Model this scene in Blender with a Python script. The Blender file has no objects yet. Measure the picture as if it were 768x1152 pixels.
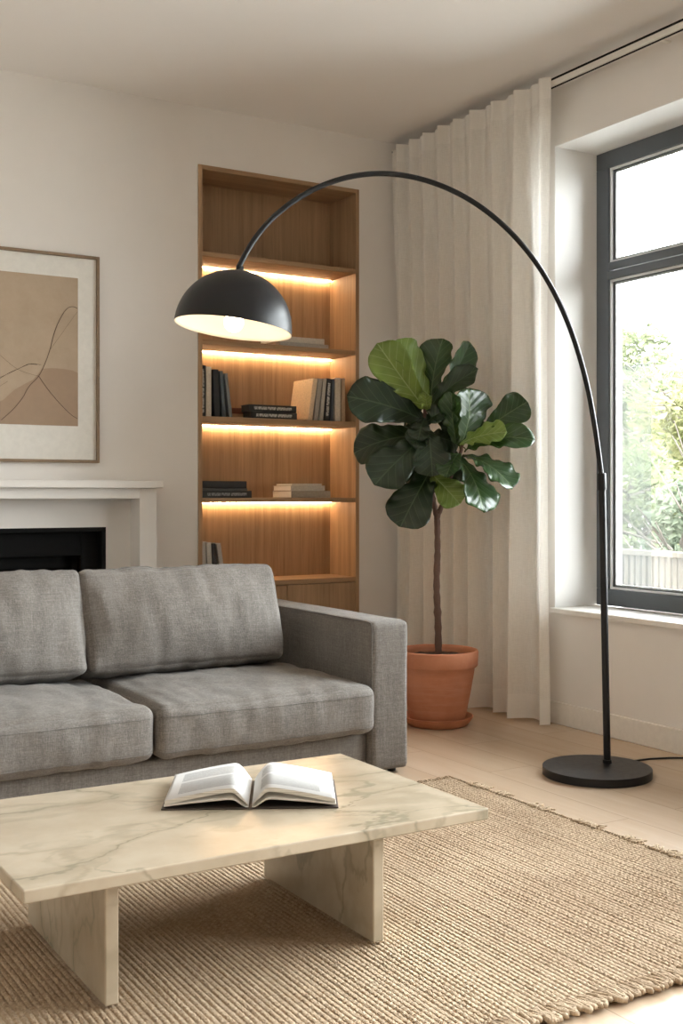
import bpy, bmesh, math, random
import numpy as np
from mathutils import Vector, Matrix, noise as mnoise
random.seed(7)
S = bpy.context.scene
C = S.collection
PI = math.pi

# ------------------------------------------------------------------ camera
EYE = 1.05
FPX, CX, CY = 1300.0, 384.0, 556.0
YAW = math.atan2(784, 1300)
cam_d = bpy.data.cameras.new('camera')
cam = bpy.data.objects.new('camera', cam_d)
C.objects.link(cam)
cam.location = (0, 0, EYE)
cam.rotation_euler = (PI / 2, 0, -YAW)
cam_d.sensor_fit = 'VERTICAL'
cam_d.sensor_height = 36
cam_d.lens = FPX / 1152 * 36
cam_d.shift_y = -(576 - CY) / 1152
cam_d.clip_start = 0.05
S.camera = cam

def at(px, py, d):
    """point seen at a pixel of the 768x1152 frame, d metres deep"""
    x = (px - CX) / FPX; u = (CY - py) / FPX
    c, s = math.cos(YAW), math.sin(YAW)
    return Vector(((x * c + s) * d, (-x * s + c) * d, EYE + u * d))

# ------------------------------------------------------------------ view / world / large lights
S.view_settings.view_transform = 'Standard'
S.view_settings.look = 'None'
S.view_settings.gamma = 1
S.view_settings.use_curve_mapping = False
S.view_settings.exposure = 0.14
S.cycles.use_denoising = True
S.cycles.max_bounces = 10
S.cycles.diffuse_bounces = 6
S.cycles.glossy_bounces = 4
S.cycles.transparent_max_bounces = 12
S.cycles.sample_clamp_indirect = 6
S.cycles.caustics_reflective = False
S.cycles.caustics_refractive = False

SKY = 25.0
w = bpy.data.worlds.new('overcast_sky'); S.world = w; w.use_nodes = True
nt = w.node_tree
bg = nt.nodes['Background']
tc = nt.nodes.new('ShaderNodeTexCoord')
sep = nt.nodes.new('ShaderNodeSeparateXYZ')
rmp = nt.nodes.new('ShaderNodeValToRGB')
nt.links.new(tc.outputs['Generated'], sep.inputs[0])
nt.links.new(sep.outputs['Z'], rmp.inputs[0])
rmp.color_ramp.elements[0].position = 0.0; rmp.color_ramp.elements[0].color = (0.55, 0.56, 0.55, 1)
rmp.color_ramp.elements[1].position = 0.12; rmp.color_ramp.elements[1].color = (0.935, 0.968, 1.0, 1)
nt.links.new(rmp.outputs[0], bg.inputs['Color'])
bg.inputs['Strength'].default_value = SKY

XR, YB, HC = 3.584, 5.253, 2.965       # window wall, fireplace wall, ceiling
XL, YF = -2.6, -2.2
WY0, WY1 = -0.3, 4.045                  # window opening along the wall, lengthened out of view for more fill light
WZ0, WZ1 = 0.505, 2.651
XG = 3.837                              # window frame plane
XO = 3.99                               # outer face of the wall

pl = bpy.data.lights.new('window_portal', 'AREA'); pl.shape = 'RECTANGLE'
pl.size = WY1 - WY0; pl.size_y = WZ1 - WZ0; pl.cycles.is_portal = True
po = bpy.data.objects.new('window_portal', pl); C.objects.link(po)
po.location = (XO + 0.02, (WY0 + WY1) / 2, (WZ0 + WZ1) / 2)
po.rotation_euler = (PI / 2, 0, PI / 2)

# ------------------------------------------------------------------ node helpers
class NT:
    def __init__(s, name):
        m = bpy.data.materials.new(name); m.use_nodes = True
        s.m = m; s.t = m.node_tree; s.n = s.t.nodes; s.l = s.t.links
        s.b = s.n['Principled BSDF']; s.out = s.n['Material Output']
        s._tc = None
    def new(s, t, **k):
        n = s.n.new(t)
        for a, v in k.items(): setattr(n, a, v)
        return n
    def put(s, sock, v):
        if v is None: return
        if hasattr(v, 'is_output') or isinstance(v, bpy.types.NodeSocket): s.l.new(v, sock)
        elif isinstance(v, (tuple, list)) and len(v) == 3 and sock.type == 'RGBA': sock.default_value = (*v, 1)
        else: sock.default_value = v
    def co(s, which='Object'):
        if s._tc is None: s._tc = s.new('ShaderNodeTexCoord')
        return s._tc.outputs[which]
    def map(s, vec, scale=(1, 1, 1), rot=(0, 0, 0), loc=(0, 0, 0)):
        n = s.new('ShaderNodeMapping')
        s.l.new(vec, n.inputs[0])
        n.inputs['Scale'].default_value = scale; n.inputs['Rotation'].default_value = rot; n.inputs['Location'].default_value = loc
        return n.outputs[0]
    def noise(s, vec, scale=5, detail=4, rough=.5, dist=0, col=False):
        n = s.new('ShaderNodeTexNoise')
        s.l.new(vec, n.inputs['Vector'])
        for k, v in (('Scale', scale), ('Detail', detail), ('Roughness', rough), ('Distortion', dist)): n.inputs[k].default_value = v
        return n.outputs['Color' if col else 'Fac']
    def math(s, op, a, b=None, c=None, clamp=False):
        n = s.new('ShaderNodeMath', operation=op); n.use_clamp = clamp
        s.put(n.inputs[0], a); s.put(n.inputs[1], b)
        if c is not None: s.put(n.inputs[2], c)
        return n.outputs[0]
    def rng(s, v, a, b, c=0, d=1, smooth=False):
        n = s.new('ShaderNodeMapRange')
        if smooth: n.interpolation_type = 'SMOOTHSTEP'
        s.put(n.inputs[0], v)
        for i, x in enumerate((a, b, c, d)): n.inputs[i + 1].default_value = x
        return n.outputs[0]
    def mix(s, f, a, b, mode='MIX'):
        n = s.new('ShaderNodeMix', data_type='RGBA', blend_type=mode)
        s.put(n.inputs[0], f); s.put(n.inputs[6], a); s.put(n.inputs[7], b)
        return n.outputs[2]
    def xyz(s, vec):
        n = s.new('ShaderNodeSeparateXYZ'); s.l.new(vec, n.inputs[0]); return n.outputs
    def bump(s, h, strength=.3, dist=.002, nrm=None):
        n = s.new('ShaderNodeBump'); n.inputs['Strength'].default_value = strength; n.inputs['Distance'].default_value = dist
        s.l.new(h, n.inputs['Height'])
        if nrm is not None: s.l.new(nrm, n.inputs['Normal'])
        return n.outputs[0]
    def fin(s, color=None, rough=None, nrm=None, metal=None, spec=None, sheen=None):
        s.put(s.b.inputs['Base Color'], color); s.put(s.b.inputs['Roughness'], rough)
        if nrm is not None: s.l.new(nrm, s.b.inputs['Normal'])
        if metal is not None: s.b.inputs['Metallic'].default_value = metal
        if spec is not None: s.b.inputs['Specular IOR Level'].default_value = spec
        if sheen is not None: s.b.inputs['Sheen Weight'].default_value = sheen
        return s.m

def plaster(name, col, amt=.04):
    m = NT(name); v = m.co()
    n1 = m.noise(v, 1.3, 5, .6); n2 = m.noise(v, 60, 3, .6)
    dk = tuple(c * (1 - amt) for c in col); lt = tuple(min(1, c * (1 + amt)) for c in col)
    c = m.mix(m.rng(n1, .3, .7), dk, lt)
    return m.fin(c, .85, m.bump(n2, .12, .002), spec=.25)

def plain(name, col, rough=.5, metal=0, spec=.5):
    m = NT(name); v = m.co(); n = m.noise(v, 35, 3, .6)
    c = m.mix(m.rng(n, .2, .8), tuple(x * .93 for x in col), tuple(min(1, x * 1.05) for x in col))
    r = m.rng(n, .2, .8, rough * .9, min(1, rough * 1.1))
    return m.fin(c, r, m.bump(n, .05, .001), metal=metal, spec=spec)

def wood(name, scale, c1=(.255, .155, .082), c2=(.43, .275, .155), rough=.5):
    m = NT(name); v = m.co()
    a = m.noise(m.map(v, scale), 1.0, 6, .62, .4)
    b = m.noise(m.map(v, tuple(x * 4.5 for x in scale)), 1.0, 3, .6)
    k = m.noise(m.map(v, tuple(x * .2 for x in scale)), 1.0, 2, .5)
    c = m.mix(m.rng(a, .3, .7), c1, c2)
    c = m.mix(m.rng(b, .55, .75, 0, .5), c, tuple(x * .62 for x in c1))
    c = m.mix(m.rng(k, .35, .65, 0, .25), c, tuple(x * 1.1 for x in c2))
    return m.fin(c, rough, m.bump(b, .15, .001), spec=.35)

M = {}
M['wall'] = plaster('warm_white_plaster', (.80, .77, .735))
M['ceiling'] = plaster('ceiling_paint', (.90, .875, .85), .012)
M['fire_white'] = plaster('fireplace_plaster', (.79, .76, .72), .02)
M['trimw'] = plain('white_satin_paint', (.78, .75, .70), .45)
M['oak_v'] = wood('oak_vertical_grain', (34, 34, 1.1))
M['oak_h'] = wood('oak_horizontal_grain', (1.1, 34, 34))
M['oak_frame'] = wood('oak_picture_frame', (12, 12, 12), (.17, .115, .07), (.25, .175, .11))
M['black_metal'] = plain('satin_black_metal', (.008, .008, .009), .40, 0, .30)
M['window_grey'] = plain('anthracite_window_frame', (.085, .097, .110), .4)
M['seal'] = plain('pale_glazing_bead', (.75, .77, .78), .35)
M['iron'] = plain('black_firebox_steel', (.006, .006, .006), .7, 0, .12)
M['mat_board'] = plain('off_white_mat_board', (.74, .72, .67), .9)
M['dark_paper'] = plain('dark_page_edges', (.03, .028, .026), .8)
M['paper'] = plain('book_paper', (.80, .77, .71), .85)
M['bark'] = plain('brown_bark', (.11, .058, .04), .75)
M['foot'] = plain('black_plastic_foot', (.02, .02, .02), .5)
M['dirt'] = None

def glow(name, col, strength):
    m = NT(name); m.b.inputs['Base Color'].default_value = (*col, 1)
    m.b.inputs['Emission Color'].default_value = (*col, 1); m.b.inputs['Emission Strength'].default_value = strength
    return m.m
M['led'] = glow('warm_led', (1.0, .70, .40), 78)
M['bulb'] = glow('warm_bulb', (1.0, .80, .56), 22)

m = NT('window_glass')                                             # thin clear pane with a faint reflection
tr = m.new('ShaderNodeBsdfTransparent'); gl = m.new('ShaderNodeBsdfGlossy'); gl.inputs['Roughness'].default_value = .02
tr.inputs['Color'].default_value = (.97, .985, .98, 1)
fr = m.new('ShaderNodeFresnel'); fr.inputs['IOR'].default_value = 1.35
mx = m.new('ShaderNodeMixShader'); m.l.new(fr.outputs[0], mx.inputs[0]); m.l.new(tr.outputs[0], mx.inputs[1]); m.l.new(gl.outputs[0], mx.inputs[2])
m.l.new(mx.outputs[0], m.out.inputs['Surface']); M['glass'] = m.m

m = NT('hazy_translucent')
tr = m.new('ShaderNodeBsdfTransparent'); df = m.new('ShaderNodeBsdfTranslucent'); df.inputs['Color'].default_value = (.035, .038, .038, 1)
d2 = m.new('ShaderNodeBsdfDiffuse'); d2.inputs['Color'].default_value = (.03, .033, .033, 1)
a1 = m.new('ShaderNodeAddShader'); m.l.new(df.outputs[0], a1.inputs[0]); m.l.new(d2.outputs[0], a1.inputs[1])
mx = m.new('ShaderNodeMixShader'); mx.inputs[0].default_value = .30
m.l.new(tr.outputs[0], mx.inputs[1]); m.l.new(a1.outputs[0], mx.inputs[2]); m.l.new(mx.outputs[0], m.out.inputs['Surface']); M['screen'] = m.m

# floor: pale oak boards running towards the fireplace wall
m = NT('pale_oak_floor'); v = m.co()
br = m.new('ShaderNodeTexBrick'); m.l.new(m.map(v, (1, 1, 1), (0, 0, PI / 2)), br.inputs['Vector'])
br.offset = .37; br.inputs['Scale'].default_value = 1; br.inputs['Brick Width'].default_value = 1.15; br.inputs['Row Height'].default_value = .21
br.inputs['Mortar Size'].default_value = .0018; br.inputs['Mortar Smooth'].default_value = .3
br.inputs['Color1'].default_value = (0, 0, 0, 1); br.inputs['Color2'].default_value = (1, 1, 1, 1); br.inputs['Mortar'].default_value = (.5, .5, .5, 1)
off = m.new('ShaderNodeVectorMath', operation='MULTIPLY_ADD'); m.l.new(br.outputs['Color'], off.inputs[0]); off.inputs[1].default_value = (7, 3, 0); m.l.new(v, off.inputs[2])
g1 = m.noise(m.map(off.outputs[0], (22, 1.6, 1)), 1, 6, .65, .6); g2 = m.noise(m.map(off.outputs[0], (4, .7, 1)), 1, 3, .5)
c = m.mix(m.rng(g1, .25, .78), (.49, .36, .25), (.58, .45, .33))
c = m.mix(m.rng(g2, .35, .7, 0, .3), c, (.62, .495, .38))
c = m.mix(m.rng(br.outputs['Color'], 0, 1, 0, .22), c, (.46, .32, .205))
c = m.mix(m.rng(br.outputs['Fac'], 0, 1, 0, .6), c, (.22, .15, .10))
hh = m.math('SUBTRACT', m.math('MULTIPLY', g1, .08), br.outputs['Fac'])
M['floor'] = m.fin(c, .27, m.bump(m.math('SUBTRACT', 1.0, br.outputs['Fac']), .2, .0012), spec=.5)

# marble
m = NT('cream_veined_marble'); v = m.co()
vr = m.map(v, (1.0, 1.9, 1.0), (0.5, .35, .50), (.7, .3, 0))
wn = m.noise(vr, 1.6, 6, .62, col=True)
wv = m.new('ShaderNodeVectorMath', operation='MULTIPLY_ADD'); m.l.new(wn, wv.inputs[0]); wv.inputs[1].default_value = (.5, .5, .5); m.l.new(vr, wv.inputs[2])
def vein(sc, wd, off=0):
    n = m.noise(m.map(wv.outputs[0], (1, 1, 1), loc=(off, off * .7, 0)), sc, 2, .45)
    a = m.math('ABSOLUTE', m.math('SUBTRACT', n, .5))
    return m.rng(a, 0, wd, 1, 0, True)
v1 = vein(1.5, .014); v2 = vein(2.6, .020, 3.3); v3 = vein(1.5, .075); v4 = vein(2.1, .05, 7.1)
msk = m.rng(m.noise(v, 2.6, 3, .5), .40, .62)
cl = m.noise(v, 3.2, 6, .62)
c = m.mix(m.rng(cl, .3, .7), (.385, .312, .222), (.505, .432, .33))
c = m.mix(m.math('MULTIPLY', m.math('MAXIMUM', v3, v4), .45), c, (.28, .235, .16))
c = m.mix(m.math('MULTIPLY', m.math('MULTIPLY', v2, msk), .65), c, (.25, .225, .16))
c = m.mix(m.math('MULTIPLY', v1, m.rng(cl, .35, .6, .3, .75)), c, (.20, .18, .125))
M['marble'] = m.fin(c, m.rng(cl, .3, .7, .16, .26), spec=.5)

# sofa linen
def linen(name, c1, c2, sc=1.0):
    m = NT(name); v = m.co()
    a = m.noise(m.map(v, (420 * sc, 420 * sc, 60 * sc)), 1, 2, .6); b = m.noise(m.map(v, (60 * sc, 60 * sc, 420 * sc)), 1, 2, .6)
    h = m.math('ADD', a, b)
    big = m.noise(m.map(v, (16, 9, 5)), 1, 4, .6); fl = m.noise(v, 170, 2, .7)
    c = m.mix(m.rng(h, .75, 1.25), c1, c2)
    c = m.mix(m.rng(fl, .35, .7, 0, .5), c, tuple(x * .62 for x in c1))
    c = m.mix(m.rng(big, .35, .7, 0, .3), c, tuple(min(1, x * 1.15) for x in c2))
    st = m.math('ADD', m.noise(m.map(v, (9, 9, 190)), 1, 3, .6), m.noise(m.map(v, (170, 170, 9)), 1, 3, .6))
    c = m.mix(m.rng(st, .86, 1.14, 0, .22), c, tuple(x * .6 for x in c1)); c = m.mix(m.rng(st, 1.0, .72, 0, .16), c, tuple(x * 1.25 for x in c2))
    hb = m.math('ADD', h, m.math('MULTIPLY', fl, .8))
    return m.fin(c, .92, m.bump(hb, .5, .0016), spec=.2, sheen=.08)
M['sofa'] = linen('grey_linen', (.136, .122, .109), (.238, .219, .198))
M['piping'] = linen('grey_linen_seam', (.12, .11, .10), (.19, .176, .163))

# jute
m = NT('natural_jute'); v = m.co(); X = m.xyz(v)
a = m.noise(m.map(v, (75, 120, 1)), 1, 3, .7); b = m.noise(v, 2.2, 4, .6); s2 = m.noise(m.map(v, (70, 3.5, 1)), 1, 3, .6)
c = m.mix(m.rng(a, .3, .7), (.275, .19, .12), (.55, .43, .305))
c = m.mix(m.rng(s2, .56, .74, 0, .55), c, (.26, .18, .115))
c = m.mix(m.rng(b, .4, .65, 0, .35), c, (.64, .52, .38))
M['jute'] = m.fin(c, .95, m.bump(a, .8, .004), spec=.1)

# terracotta
m = NT('terracotta'); v = m.co()
a = m.noise(v, 6, 5, .6); b = m.noise(m.map(v, (3, 3, 30)), 1, 4, .6); f = m.noise(v, 120, 2, .6)
c = m.mix(m.rng(a, .3, .7), (.46, .18, .095), (.59, .26, .15)); c = m.mix(m.rng(b, .5, .75, 0, .35), c, (.66, .38, .27))
M['terracotta'] = m.fin(c, .78, m.bump(f, .2, .001), spec=.25)
m = NT('potting_soil'); v = m.co(); a = m.noise(v, 60, 5, .7)
M['soil'] = m.fin(m.mix(m.rng(a, .3, .7), (.03, .018, .012), (.13, .075, .05)), .95, m.bump(a, 1, .012))

def leafmat(name, c1, c2, vein, rough=.3):
    m = NT(name); uv = m.co('UV'); U = m.xyz(uv); n = m.noise(m.co(), 12, 3, .5)
    au = m.math('ABSOLUTE', m.math('SUBTRACT', U[0], .5))
    mid = m.rng(au, .006, .022, 1, 0, True)
    ph = m.math('SUBTRACT', U[1], m.math('MULTIPLY', m.math('POWER', au, .8), .55))
    fr = m.math('ABSOLUTE', m.math('SUBTRACT', m.math('FRACT', m.math('MULTIPLY', ph, 7.5)), .5))
    side = m.math('MULTIPLY', m.rng(fr, .02, .075, 1, 0, True), m.rng(au, .0, .42, .75, .35))
    vn = m.math('MAXIMUM', mid, side)
    c = m.mix(m.rng(n, .3, .7), c1, c2); c = m.mix(m.math('MULTIPLY', vn, .85), c, vein)
    bulge = m.math('SUBTRACT', m.math('MULTIPLY', fr, 1.6), m.math('MULTIPLY', mid, .6))
    m.fin(c, rough, m.bump(bulge, .35, .004), spec=.5)
    tl = m.new('ShaderNodeBsdfTranslucent'); m.put(tl.inputs['Color'], m.mix(.5, c, (.35, .5, .08)))
    mx = m.new('ShaderNodeMixShader'); mx.inputs[0].default_value = .22
    m.l.new(m.b.outputs[0], mx.inputs[1]); m.l.new(tl.outputs[0], mx.inputs[2]); m.l.new(mx.outputs[0], m.out.inputs['Surface'])
    return m.m
M['leaf_dark'] = leafmat('dark_fig_leaf', (.007, .017, .008), (.015, .033, .013), (.085, .13, .06))
M['leaf_mid'] = leafmat('green_fig_leaf', (.018, .048, .016), (.036, .080, .024), (.15, .22, .09), .24)
M['leaf_young'] = leafmat('young_fig_leaf', (.13, .20, .035), (.22, .31, .06), (.40, .48, .20), .38)

# curtain sheer linen
def curtainmat(name, tmix, alpha):
    m = NT(name); v = m.co()
    a = m.noise(m.map(v, (500, 500, 18)), 1, 2, .6); b = m.noise(m.map(v, (40, 40, 500)), 1, 2, .6); h = m.math('ADD', a, b)
    c = m.mix(m.rng(h, .7, 1.3), (.86, .83, .78), (.91, .885, .84))
    df = m.new('ShaderNodeBsdfDiffuse'); m.put(df.inputs['Color'], c); m.l.new(m.bump(h, .15, .0006), df.inputs['Normal'])
    tl = m.new('ShaderNodeBsdfTranslucent'); m.put(tl.inputs['Color'], c)
    mx = m.new('ShaderNodeMixShader'); mx.inputs[0].default_value = tmix; m.l.new(df.outputs[0], mx.inputs[1]); m.l.new(tl.outputs[0], mx.inputs[2])
    tr = m.new('ShaderNodeBsdfTransparent'); m2 = m.new('ShaderNodeMixShader'); m.put(m2.inputs[0], m.rng(h, .8, 1.2, alpha * 1.6, alpha * .4))
    m.l.new(mx.outputs[0], m2.inputs[1]); m.l.new(tr.outputs[0], m2.inputs[2]); m.l.new(m2.outputs[0], m.out.inputs['Surface'])
    return m.m
M['curtain'] = curtainmat('sheer_cream_linen', .36, .05)
M['curtain_hem'] = curtainmat('double_cream_linen', .28, .0)

# ------------------------------------------------------------------ mesh helpers
class MB:
    def __init__(s): s.v = []; s.f = []; s.uv = None
    def add(s, vs, fs):
        o = len(s.v); s.v += [tuple(p) for p in vs]; s.f += [tuple(i + o for i in f) for f in fs]
        return s
    def box(s, x0, x1, y0, y1, z0, z1, mat=None):
        vs = [(x, y, z) for x in (x0, x1) for y in (y0, y1) for z in (z0, z1)]
        if mat is not None: vs = [tuple(mat @ Vector(p)) for p in vs]
        return s.add(vs, [(0, 1, 3, 2), (4, 6, 7, 5), (0, 4, 5, 1), (2, 3, 7, 6), (0, 2, 6, 4), (1, 5, 7, 3)])
    def tube(s, pts, r, n=12, caps=True):
        pts = [Vector(p) for p in pts]; N = len(pts)
        rs = r if isinstance(r, (list, tuple)) else [r] * N
        vs = []; up = None
        for i, p in enumerate(pts):
            t = (pts[min(i + 1, N - 1)] - pts[max(i - 1, 0)]).normalized()
            if up is None: up = t.orthogonal().normalized()
            up = (up - t * up.dot(t)).normalized(); sd = t.cross(up)
            for k in range(n):
                a = 2 * PI * k / n; vs.append(p + (up * math.cos(a) + sd * math.sin(a)) * rs[i])
        fs = [(i * n + k, i * n + (k + 1) % n, (i + 1) * n + (k + 1) % n, (i + 1) * n + k) for i in range(N - 1) for k in range(n)]
        if caps: fs += [tuple(range(n - 1, -1, -1)), tuple((N - 1) * n + k for k in range(n))]
        return s.add(vs, fs)
    def lathe(s, prof, n=48, c=(0, 0), mat=None):
        vs = []
        for r, z in prof:
            for k in range(n):
                a = 2 * PI * k / n; p = Vector((c[0] + r * math.cos(a), c[1] + r * math.sin(a), z))
                vs.append(mat @ p if mat is not None else p)
        N = len(prof)
        fs = [(i * n + k, i * n + (k + 1) % n, (i + 1) * n + (k + 1) % n, (i + 1) * n + k) for i in range(N - 1) for k in range(n)]
        return s.add(vs, fs)
    def grid(s, P):
        a = len(P); b = len(P[0])
        return s.add([p for r in P for p in r], [(i * b + j, (i + 1) * b + j, (i + 1) * b + j + 1, i * b + j + 1) for i in range(a - 1) for j in range(b - 1)])
    def build(s, name, mat, parent=None, smooth=False, bevel=0, seg=2, loc=None, merge=False, angle=None):
        me = bpy.data.meshes.new(name); me.from_pydata(s.v, [], s.f); me.update()
        bm = bmesh.new(); bm.from_mesh(me)
        if merge: bmesh.ops.remove_doubles(bm, verts=bm.verts, dist=1e-5)
        bmesh.ops.recalc_face_normals(bm, faces=bm.faces); bm.to_mesh(me); bm.free()
        mats = mat if isinstance(mat, (list, tuple)) else [mat]
        for q in mats: me.materials.append(q)
        if smooth: me.polygons.foreach_set('use_smooth', [True] * len(me.polygons))
        o = bpy.data.objects.new(name, me); C.objects.link(o)
        if parent is not None: o.parent = parent
        if loc is not None: o.location = loc
        if angle is not None: me.polygons.foreach_set('use_smooth', [True] * len(me.polygons)); me.set_sharp_from_angle(angle=math.radians(angle))
        if bevel:
            b = o.modifiers.new('bevel', 'BEVEL'); b.width = bevel; b.segments = seg; b.limit_method = 'ANGLE'; b.angle_limit = math.radians(40)
        return o

def tag(o, label, cat, group=None, kind=None):
    if label: o['label'] = label
    if cat: o['category'] = cat
    if group: o['group'] = group
    if kind: o['kind'] = kind
    return o
def thing(name, label, cat, loc=(0, 0, 0), rz=0, group=None):
    o = bpy.data.objects.new(name, None); C.objects.link(o); o.location = loc; o.rotation_euler = (0, 0, rz); o.empty_display_size = .1
    return tag(o, label, cat, group)
def struct(o):
    o['kind'] = 'structure'; return o

# ------------------------------------------------------------------ the room
def wall_cells(us, vs, holes, place):
    """solid wall as one mesh; us, vs are cell borders, holes a set of cells left open"""
    mb = MB()
    for i in range(len(us) - 1):
        for j in range(len(vs) - 1):
            if (i, j) in holes: continue
            place(mb, us[i], us[i + 1], vs[j], vs[j + 1])
    return mb

NX0, NX1, NZ1 = 2.340, 3.276, 2.681        # bookcase niche
FX0, FX1, FZ1 = .595, 1.868, .895          # firebox opening
T = .45
mb = wall_cells([XL - .2, FX0, FX1, NX0, NX1, XO], [-.1, FZ1, NZ1, HC + .1], {(1, 0), (3, 0), (3, 1)},
                lambda m_, a, b, c_, d: m_.box(a, b, YB, YB + T, c_, d))
mb.box(XL - .2, XO, YB + T, YB + T + .05, -.1, HC + .1)
struct(mb.build('wall_back', M['wall'], merge=False))
mb = wall_cells([YF, WY0, WY1, YB], [-.1, WZ0, WZ1, HC + .1], {(1, 1)},
                lambda m_, a, b, c_, d: m_.box(XR, XO, a, b, c_, d))
struct(mb.build('wall_right', M['wall']))
struct(MB().box(XL - .2, XL, YF - .3, YB, -.1, HC + .1).build('wall_left', M['wall']))
struct(MB().box(XL, XO, YF - .3, YF, -.1, HC + .1).build('wall_front', M['wall']))
struct(MB().box(XL, XR, YF, YB, -.1, 0).build('floor', M['floor']))
struct(MB().box(XL, XR, YF, YB, HC, HC + .1).build('ceiling', M['ceiling']))
struct(MB().box(XR - .014, XR, YF, YB, 0, .10).build('baseboard_right', M['trimw'], bevel=.003))
struct(MB().box(XL, .32, YB - .014, YB, 0, .10).box(2.10, NX0 - .02, YB - .014, YB, 0, .10).box(NX1 + .02, XR - .014, YB - .014, YB, 0, .10).build('baseboard_back', M['trimw'], bevel=.003))
struct(MB().box(XL, XL + .014, YF, YB - .014, 0, .10).build('baseboard_left', M['trimw'], bevel=.003))

# reveal lining, same plaster whitened to put the direct daylight into its colour
M['reveal'] = plaster('daylit_reveal_plaster', (.86, .85, .83), .015)
struct(MB().box(XR - .0005, XG + .02, WY1 - .004, WY1 + .0002, WZ0 + .001, WZ1).box(XR - .0005, XG + .02, WY0 + .0002, WY1 - .004, WZ1 - .004, WZ1 + .0002)
       .box(XR - .0005, XG + .02, WY0 - .0002, WY0 + .004, WZ0 + .001, WZ1 - .004).build('trim_1', M['reveal']))
struct(MB().box(XG + .036, XO + .012, WY1 - .005, WY1 + .0002, WZ0, WZ1).build('trim_2', M['reveal']))
# ------------------------------------------------------------------ window
win = thing('window_1', None, None, (XG, 0, 0)); win['kind'] = 'structure'
sill_top = .530
MB().box(XR - XG - .025, .0, WY0 + .002, WY1 + .012, WZ0, sill_top).build('window_sill', M['trimw'], win, bevel=.004)
fz0, fz1 = .531, 2.646
muls = [WY1 - .005, 2.62, 1.28, WY0 + .005]
fr = MB(); FD = .034; jw = .078
fr.box(0, FD, muls[3], muls[0], fz1 - jw, fz1).box(0, FD, muls[3], muls[0], fz0, fz0 + jw)
fr.box(0, FD, muls[0] - jw, muls[0], fz0 + jw, fz1 - jw).box(0, FD, muls[3], muls[3] + jw, fz0 + jw, fz1 - jw)
for y in muls[1:3]: fr.box(0, FD, y - .05, y + .05, fz0 + jw, fz1 - jw)
fr.build('window_frame', M['window_grey'], win, bevel=.003)
bays = [(muls[1] + .05, muls[0] - jw), (muls[2] + .05, muls[1] - .05), (muls[3] + jw, muls[2] - .05)]
for a, b in bays:
    MB().box(-.004, FD - .001, a, b, 2.047, 2.084).box(.0, FD - .001, a, b, 2.089, 2.127).build('transom', M['window_grey'], win, bevel=.003)
    for z0, z1 in ((fz0 + jw, 2.047), (2.127, fz1 - jw)):
        for nm, mt, t, xa, xb, o_ in (('glazing_bead', 'seal', .010, .012, .022, 0), ('rubber_gasket', 'window_grey', .014, .022, .026, 0), ('outer_bead', 'seal', .022, .030, .036, 0)):
            q = MB()
            for (ya, yb, za, zb) in ((a, a + t, z0 + t, z1 - t), (b - t, b, z0 + t, z1 - t), (a, b, z0, z0 + t), (a, b, z1 - t, z1)): q.box(xa, xb, ya, yb, za, zb)
            bd = q.build(nm, M[mt], win)
            if mt == 'seal': bd['label'] = 'pale glazing bead'
        MB().box(.0262, .0298, a + .002, b - .002, z0 + .002, z1 - .002).build('pane', M['glass'], win)
# ------------------------------------------------------------------ curtain and its rail
rail = thing('curtain_track', 'slim off-white curtain track running along the top of the window wall', 'curtain rail', (3.5, 2.2, HC))
MB().box(-.018, .018, -4.0, 3.04, -.085, -.060).build('rail', M['trimw'], rail, bevel=.002)
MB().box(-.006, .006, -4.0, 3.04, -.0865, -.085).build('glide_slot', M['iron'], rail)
MB().box(-.020, .020, -4.0, 3.04, -.060, -.052).build('shadow_line_strip', M['iron'], rail)  # black strip standing in for the shadow line above the rail
for y in (-3.6, -2.6, -1.6, -.6, .4, 1.15, 2.1, 2.9): MB().box(.018, XR - 3.5, y - .01, y + .01, -.072, -.066).build('bracket', M['trimw'], rail)

cur = thing('curtain', 'floor-length sheer cream linen curtain gathered in the corner beside the window', 'curtain', (3.486, 4.63, 0))
def curtain_pt(t, z, off=0):
    zz = z / 2.88
    k = max(0, min(1, (zz - .15) / .85)) ** 1.3
    y = .565 - t * (1.245 - .015 * zz)
    ph = 11.6 * t - 2.6 * t * t + .16 * mnoise.noise(Vector((t * 7, z * .35, 1)))
    lo = math.sin(2 * PI * ph) + .22 * math.sin(4 * PI * ph + .8)
    hi = math.sin(4 * PI * ph + .6)
    am = .043 + .026 * mnoise.noise(Vector((t * 8, z * .3, 4)))
    x = am * lo * (1 - .60 * k) + .009 * hi * k
    x += .007 * mnoise.noise(Vector((t * 9, z * .7, 3))) * (1 - zz * .6)
    y += .020 * math.cos(2 * PI * ph) * (1 - .7 * k) + .006 * mnoise.noise(Vector((t * 14, z * 1.2, 9)))
    x = max(-.075, min(x, .062))
    tk = max(0, min(1, (z - 1.9) / .93)); tk = tk * tk * (3 - 2 * tk)
    x -= .036 * tk; y -= t * .045 * tk
    if tk > .6: x = min(x, -.006)
    return (x, y, z)
NT_, NZ_ = 330, 60
def curtain_strip(z0, z1, nz, off=0):
    return [[curtain_pt(i / NT_, z0 + (z1 - z0) * j / nz, off) for j in range(nz + 1)] for i in range(NT_ + 1)]
cl_ = MB().grid(curtain_strip(.125, 2.815, NZ_)).build('cloth', M['curtain'], cur, smooth=True)
MB().grid(curtain_strip(.012, .125, 6)).build('hem', M['curtain_hem'], cur, smooth=True)
MB().grid(curtain_strip(2.815, 2.908, 5)).build('heading_tape', M['curtain_hem'], cur, smooth=True)

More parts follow.
